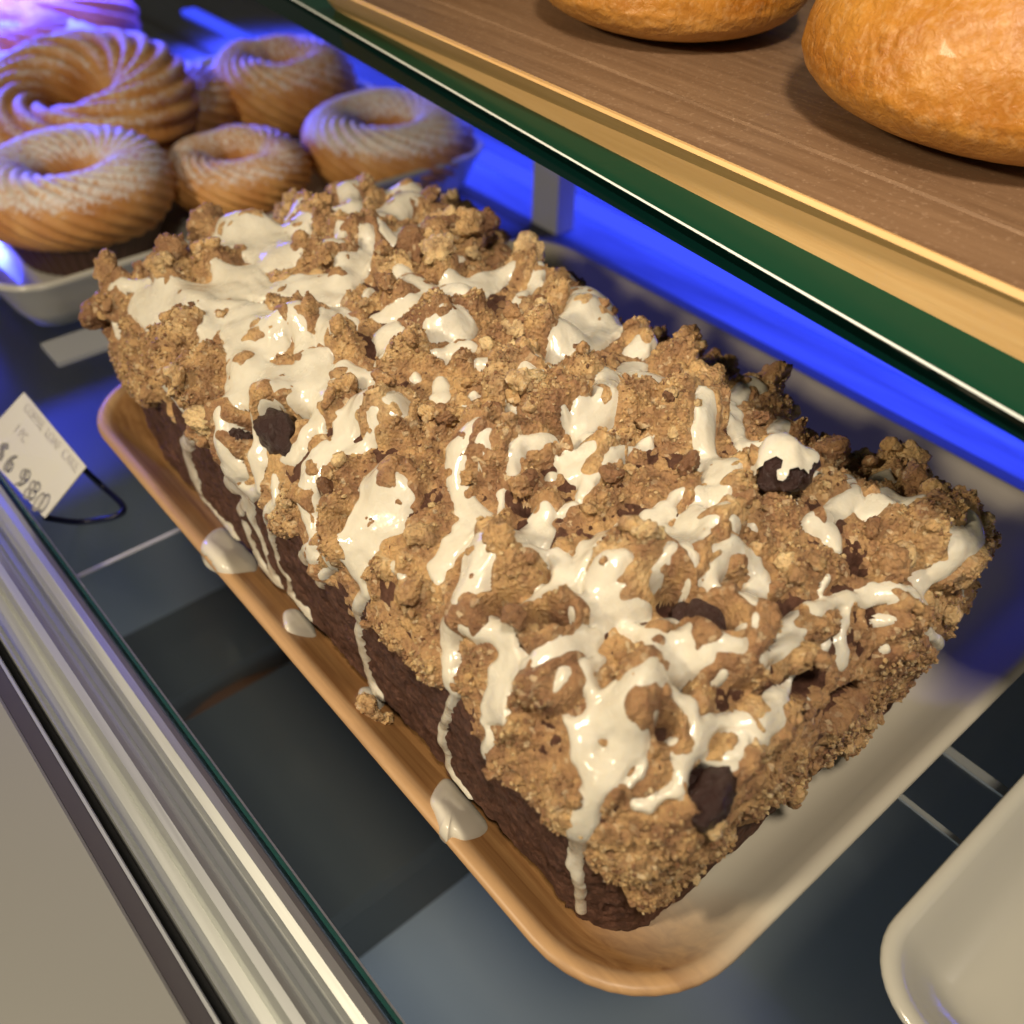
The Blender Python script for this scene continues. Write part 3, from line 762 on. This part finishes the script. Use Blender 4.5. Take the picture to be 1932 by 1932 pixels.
ring_pastry('ring_pastry', 'large swirled cruller with broad ridges leaning on its neighbour at the left edge', (160, 205), 29, 10, 6, 13, 12, 2.6, M_don, .35, 5, cup=False, tilt=(D(8), D(-10)))
ring_pastry('ring_pastry', 'fluted ring pastry half hidden behind the large swirled cruller', (305, 205), 23, 9, -1, 18, 14, 1.8, M_don, .4, 6)
ring_pastry('ring_pastry', 'powdered ring pastry cut off by the left edge below the pink ones', (55, 128), 27, 9.5, 3, 24, 15, 1.3, M_don, .6, 7)
ring_pastry('pink_ring_pastry', 'pink iced twisted ring in the top left corner', (95, 42), 28, 11, 4, 14, 12, 2.0, M_pink, .1, 8, cup=False)
ring_pastry('pink_ring_pastry', 'pink iced ring lying lower and in front of the other pink ring', (20, 92), 21, 8.5, 6, 16, 12, 1.4, M_pink, .1, 9, cup=False)

# ------------------------------------------------------------------ upper shelf, board, buns
def line(p, q, z, ext0=0., ext1=0.):
    A, B = at(p, z), at(q, z); d = B-A; return A-d*ext0, B+d*ext1
ZG0, ZG1, ZT = 50., 52., 58.5
gl = line((966, 280), (1932, 835), ZG0, 1.9, .35); gt = line((966, 237), (1932, 793), ZG1, 1.9, .35)
shelf = thing('glass_shelf', (gl[1][0], gl[1][1], ZG0), 'thick green edged glass shelf running above the loaf, carrying the wooden board', 'shelf')
far = np.array([140., 12., 0])
V = [gl[0], gl[1], gt[1], gt[0], gl[0]+far, gl[1]+far, gt[1]+far, gt[0]+far]
cb = (gt[0]-gl[0])*.0
V2_ = [np.array(v) for v in V]
inset = np.array([.3, .1, 0])
V2_[2] = V2_[2]-np.array([0, 0, .12]); V2_[3] = V2_[3]-np.array([0, 0, .12])
build('front_edge', [V2_[0], V2_[1], V2_[2], V2_[3]], [[0, 1, 2, 3]], M_glassd, shelf, smooth=False)
build('rim_highlight', [V2_[3], V2_[2], gt[1]+inset, gt[0]+inset], [[0, 1, 2, 3]], M_polish, shelf, smooth=False)  # white strip, the edge highlight is put into its colour
build('glass_pane', [gt[0]+inset, gt[1]+inset, V[6], V[7], V[4], V[5], V2_[0], V2_[1]], [[0, 1, 2, 3], [3, 2, 5, 4], [4, 5, 7, 6]], M_glass, shelf, smooth=False)
wb = line((966, 192), (1932, 685), ZG1+.01, .345, .35); wb = (at((633, 18), ZG1+.01), wb[1]); wt_ = line((966, 120), (1932, 552), ZT, .30, .35); wg = line((966, 45), (1932, 440), ZT, .2, .35)
board = thing('wooden_board', (wb[1][0], wb[1][1], ZG1), 'brown wooden board with pale front edge lying on the glass shelf under the buns', 'board')
wt_ = (np.array([wt_[0][0], wb[0][1]-4, ZT]), wt_[1])
dirw = np.array([130., 10., 0])
rr_ = .5
edge_pts = []
def between(A, B, k): return A+(B-A)*k
f0 = [wb[0], wb[1]]; f1 = [between(wb[0], wt_[0], .9), between(wb[1], wt_[1], .9)]
top0 = [wt_[0]+np.array([.6, 0, 0]), wt_[1]+np.array([.6, 0, 0])]
build('front_edge', [f0[0], f0[1], f1[1], f1[0], top0[1], top0[0]], [[0, 1, 2, 3], [3, 2, 4, 5]], M_wedge, board, smooth=False)
gpt = [wg[0], wg[1]]; s_ = (gpt[1]-top0[1])
g0 = [top0[0]+np.array([9, 0, 0]), gpt[1]]; 
n3 = np.array([.45, 0, 0]); dn = np.array([0, 0, -.45])
Vt = [top0[0], top0[1], g0[0], g0[1], g0[0]+n3+dn, g0[1]+n3+dn, g0[0]+2*n3, g0[1]+2*n3, g0[0]+dirw, g0[1]+dirw]
Vt += [Vt[8]+np.array([0, 0, -6.4]), Vt[9]+np.array([0, 0, -6.4]), wb[0]]
build('board_top', Vt, [[0, 1, 3, 2], [2, 3, 5, 4], [4, 5, 7, 6], [6, 7, 9, 8], [8, 9, 11, 10], [12, 0, 2, 8, 10]], M_wtop, board, smooth=False)
def bun(name, label, px, R, H, seed, crease=None, rot=0):
    c = at(px, ZT); n, m_ = 160, 80; V = []
    A, B = np.meshgrid(np.arange(n)/n*2*math.pi, np.linspace(0, 1, m_), indexing='ij'); A = A.ravel(); B = B.ravel()
    th = -math.pi*.5+B*math.pi; rad = np.cos(th)**.62; z = np.sin(th)
    zz_ = np.where(z < 0, z*.33, z*.67)+.33
    q = np.stack([np.cos(A)*rad, np.sin(A)*rad, z], 1); wob = 1+.035*vnoise(q*1.0, 1.4, seed)+.008*vnoise(q, 9, seed)
    if crease is not None:
        wob -= .14*np.exp(-((A-crease)/.10)**2)*sm(.95, .2, B) ; wob += .04*np.exp(-((A-crease+.22)/.12)**2)
    V = np.stack([c[0]+R*rad*np.cos(A)*wob, c[1]+R*rad*np.sin(A)*wob, ZT+.05+H*zz_*(1+.05*vnoise(q, 1.2, seed+3))], 1)
    T = build(name, V, grid_faces(n, m_, True, False), M_bun); tag(T, label, 'bun', 'buns on the wooden board'); return T
bun('bread_bun', 'large smooth golden bun on the board, cut off by the top right corner', (1862, 232), 23, 22, 1)
bun('bread_bun', 'golden bun with a creased side on the board, cut off by the top edge', (1262, 42), 20, 19, 2, crease=-2.35)
bun('bread_bun', 'bun of which only the dark underside shows at the top edge', (960, -60), 15, 15, 3)

# ------------------------------------------------------------------ front rails and counter
rail = thing('door_track', (9, 60, -14), 'ridged aluminium door track along the front of the display case', 'rail')
pr_ = [(15.2, -14), (15.2, -6), (14.9, -5.2), (14.2, -4.4), (13.2, -4.0), (12.2, -4.6), (11.7, -5.6), (11.0, -6.2), (10.2, -6.0), (9.6, -4.6), (9.2, -4.2), (8.9, -2.6), (8.2, -1.6), (7.2, -1.7), (6.6, -2.8), (6.2, -4.2), (5.0, -4.4), (4.0, -4.2), (3.5, -3.2), (3.2, -3.0), (3.05, -3.4), (3.0, -14)]
prism('track_profile', pr_, -120, 420, M_alu, rail, smooth=False)
prism('teal_glass_edge', [(16.4, -14), (16.4, -7), (16.15, -6.8), (15.9, -7), (15.9, -14)], -120, 420, M_teal, rail)
prism('clear_glass_lip', [(16.9, -13.9), (16.9, -8.5), (16.45, -7.6), (16.45, -13.9)], -120, 420, M_polish, rail)
gap = prism('slot_shade_strip', [(1.7, -14), (1.7, -6.5), (2.95, -6.5), (2.95, -14)], -120, 420, M_black)  # black strip stands in for the shade inside the slot
tag(gap, 'shade black seal in the slot between the counter and the aluminium track', 'filler')
cnt = thing('steel_counter', (-30, 60, -14), 'brushed steel counter with dark front face in the bottom left corner', 'counter')
prism('front_face', [(1.65, -14), (1.65, -2.6), (1.4, -2.4), (-.45, -.5), (-.5, -14)], -120, 420, M_face, cnt)
prism('edge_lip', [(1.66, -2.6), (1.9, -2.75), (1.75, -2.3), (1.4, -2.3)], -120, 420, M_alu, cnt)
prism('counter_top', [(-.5, -14), (-.5, -.5), (-.8, -.2), (-60, -.2), (-60, -14)], -120, 420, M_steel, cnt)

# ------------------------------------------------------------------ floor details
def strip(name, label, x0, x1, y0, y1, z0, z1, m, cat, kind=None, group=None):
    V = [(x, y, z) for z in (z0, z1) for x, y in ((x0, y0), (x1, y0), (x1, y1), (x0, y1))]
    o = build(name, V, [[3, 2, 1, 0], [4, 5, 6, 7], [0, 1, 5, 4], [1, 2, 6, 5], [2, 3, 7, 6], [3, 0, 4, 7]], m, smooth=False)
    return tag(o, label, cat, group, kind)
strip('floor_channel', 'slim aluminium channel on the case floor emerging from under the loaf tray at the right', 97, 98.6, -60, 400, -14, -13.5, M_alu, 'rail')
strip('floor_channel', 'narrower second channel beside the slim aluminium one on the case floor', 86, 86.8, -60, 400, -14, -13.6, M_alu, 'rail')
strip('led_strip', 'bright blue light strip on the case floor behind the loaf tray', 176, 182, -40, 420, -14.2, -12.8, M_led, 'light')
strip('back_ledge', 'broad ledge under the blue light strip behind the tray', 143, 299, -60, 700, -15, -14.2, M_blue, 'ledge')
strip('back_wall', None, 300, 304, -160, 900, -14, 140, M_grey, None, 'structure')
strip('seam_strip', 'thin seam across the dark glass floor beside the price tag', 16.6, 60, 128, 129, -14, -13.8, M_grey, 'seam')
c = at((1042, 425), -14)
strip('shelf_post', 'grey upright post holding up the glass shelf behind the loaf', c[0]-3, c[0]+3, c[1]-5, c[1]+5, -14, 50, M_grey, 'post')
c = at((150, 660), -14)
strip('price_rail', 'pale grey bar lying on the case floor in front of the pastry tray', c[0]-6, c[0]+30, c[1]-4, c[1]+6, -14, -13, M_grey, 'bar')

strip('ledge_dark_band', 'dark groove added to vary the glow of the blue ledge behind the tray', 158, 163, -60, 700, -14.3, -14.1, M_face, 'band')  # dark strip laid on the ledge, painting a dim band into the blue glow
strip('back_deck', 'blue lit metal deck behind the pastry tray', 17, 142.9, 350, 700, -13.9, -13.2, M_blue, 'deck')
# ------------------------------------------------------------------ price tag
A_, B_ = at((45, 740), 1.5), at((162, 880), 1.5); C_, D_ = at((84, 977), -7), at((-45, 838), -7)
tagT = thing('price_tag', (C_+D_)/2, 'white price card with grey print held by a dark wire loop above the track', 'price tag')
nrm = np.cross(B_-A_, C_-B_); nrm /= np.linalg.norm(nrm)
if nrm@(CAMP-A_) < 0: nrm = -nrm
th_ = nrm*.25; q4 = [A_, B_, C_, D_]
build('card', q4+[p-th_ for p in q4], [[0, 1, 2, 3], [7, 6, 5, 4], [0, 4, 5, 1], [1, 5, 6, 2], [2, 6, 7, 3], [3, 7, 4, 0]], M_card, tagT, smooth=False)
ex = (B_-A_); lw = np.linalg.norm(ex); ex /= lw; ey = (D_-A_); ey -= ex*(ey@ex); lh = np.linalg.norm(ey); ey /= lh
def text(s, u, v, size, m, name):
    cu = bpy.data.curves.new('t', 'FONT'); cu.body = s; cu.size = size; o = bpy.data.objects.new('t', cu); C.objects.link(o)
    d = bpy.context.evaluated_depsgraph_get(); me = bpy.data.meshes.new_from_object(o.evaluated_get(d)); bpy.data.objects.remove(o)
    V = np.array([v_.co[:] for v_ in me.vertices]); W = A_+np.outer(V[:, 0]+u*lw, ex)-np.outer(V[:, 1]-v*lh, ey)+nrm*.06
    build(name, W, [list(p.vertices) for p in me.polygons], m, tagT, smooth=False)
text('COFFEE  LOAF  CAKE', .10, .17, lw*.088, M_ink2, 'printed_line')
text('1 PC', .14, .46, lw*.09, M_ink2, 'printed_line')
text('$ 6  9 8 0', .12, .90, lw*.19, M_ink, 'printed_price')
pts = [at((158, 885), -6), at((190, 915), -12), at((232, 955), -13.4), at((215, 975), -13.6), at((150, 985), -13.6), at((86, 977), -8)]
V = []; path = []
for i in range(len(pts)-1):
    p_0, p_1, p_2, p_3 = pts[max(i-1, 0)], pts[i], pts[i+1], pts[min(i+2, len(pts)-1)]
    for q in range(10):
        u = q/10; path.append(.5*((2*p_1)+(-p_0+p_2)*u+(2*p_0-5*p_1+4*p_2-p_3)*u*u+(-p_0+3*p_1-3*p_2+p_3)*u**3))
path.append(pts[-1])
for i, p in enumerate(path):
    d = path[min(i+1, len(path)-1)]-path[max(i-1, 0)]; d /= np.linalg.norm(d); s1 = np.cross(d, [0, 0, 1]); s1 /= np.linalg.norm(s1); s2 = np.cross(s1, d)
    for k in range(10): a = 2*math.pi*k/10; V.append(p+.55*(s1*math.cos(a)+s2*math.sin(a)))
build('wire_holder', V, grid_faces(len(path), 10, False, True), M_wire, tagT)

# below the glass floor: items, and black boxes added as its dark reflections
def low_box(name, label, px, sx, sy, h, m, cat, rot=0, z=-94.9):
    c = at(px, z); V = []
    for zz in (z, z+h*.85, z+h):
        k = .96 if zz == z+h else 1
        for x, y in ((-1, -1), (1, -1), (1, 1), (-1, 1)):
            X, Y = x*sx/2*k, y*sy/2*k; V.append((c[0]+X*math.cos(rot)-Y*math.sin(rot), c[1]+X*math.sin(rot)+Y*math.cos(rot), zz))
    o = build(name, V, [[3, 2, 1, 0], [8, 9, 10, 11]]+[[a*4+i, a*4+(i+1) % 4, a*4+4+(i+1) % 4, a*4+4+i] for a in (0, 1) for i in range(4)], m, smooth=False)
    return tag(o, label, cat)
low_box('reflection_box', 'black box added for the dark reflection in the glass floor, upper one', (450, 1280), 60, 25, 20, M_deep, 'box')
low_box('reflection_box', 'larger black box added for the dark floor reflection near the tray corner', (690, 1500), 62, 60, 20, M_deep, 'box')
for nm, lb, px, r_, m in (('brown_roll', 'dim brown roll one shelf lower between the two black boxes', (470, 1385), 22, M_roll), ('orange_snack', 'small orange item one shelf lower beside the brown roll', (527, 1412), 6, M_orange)):
    V, Fi = ico(4); c = at(px, -90); V = V*(1+.15*vnoise(V, 1.5, 5))[:, None]*r_*np.array([1, .8, .5])+c; tag(build(nm, V, Fi, m), lb, 'roll' if 'roll' in nm else 'snack')

for o in bpy.data.objects:
    if '_o' in o: del o['_o']
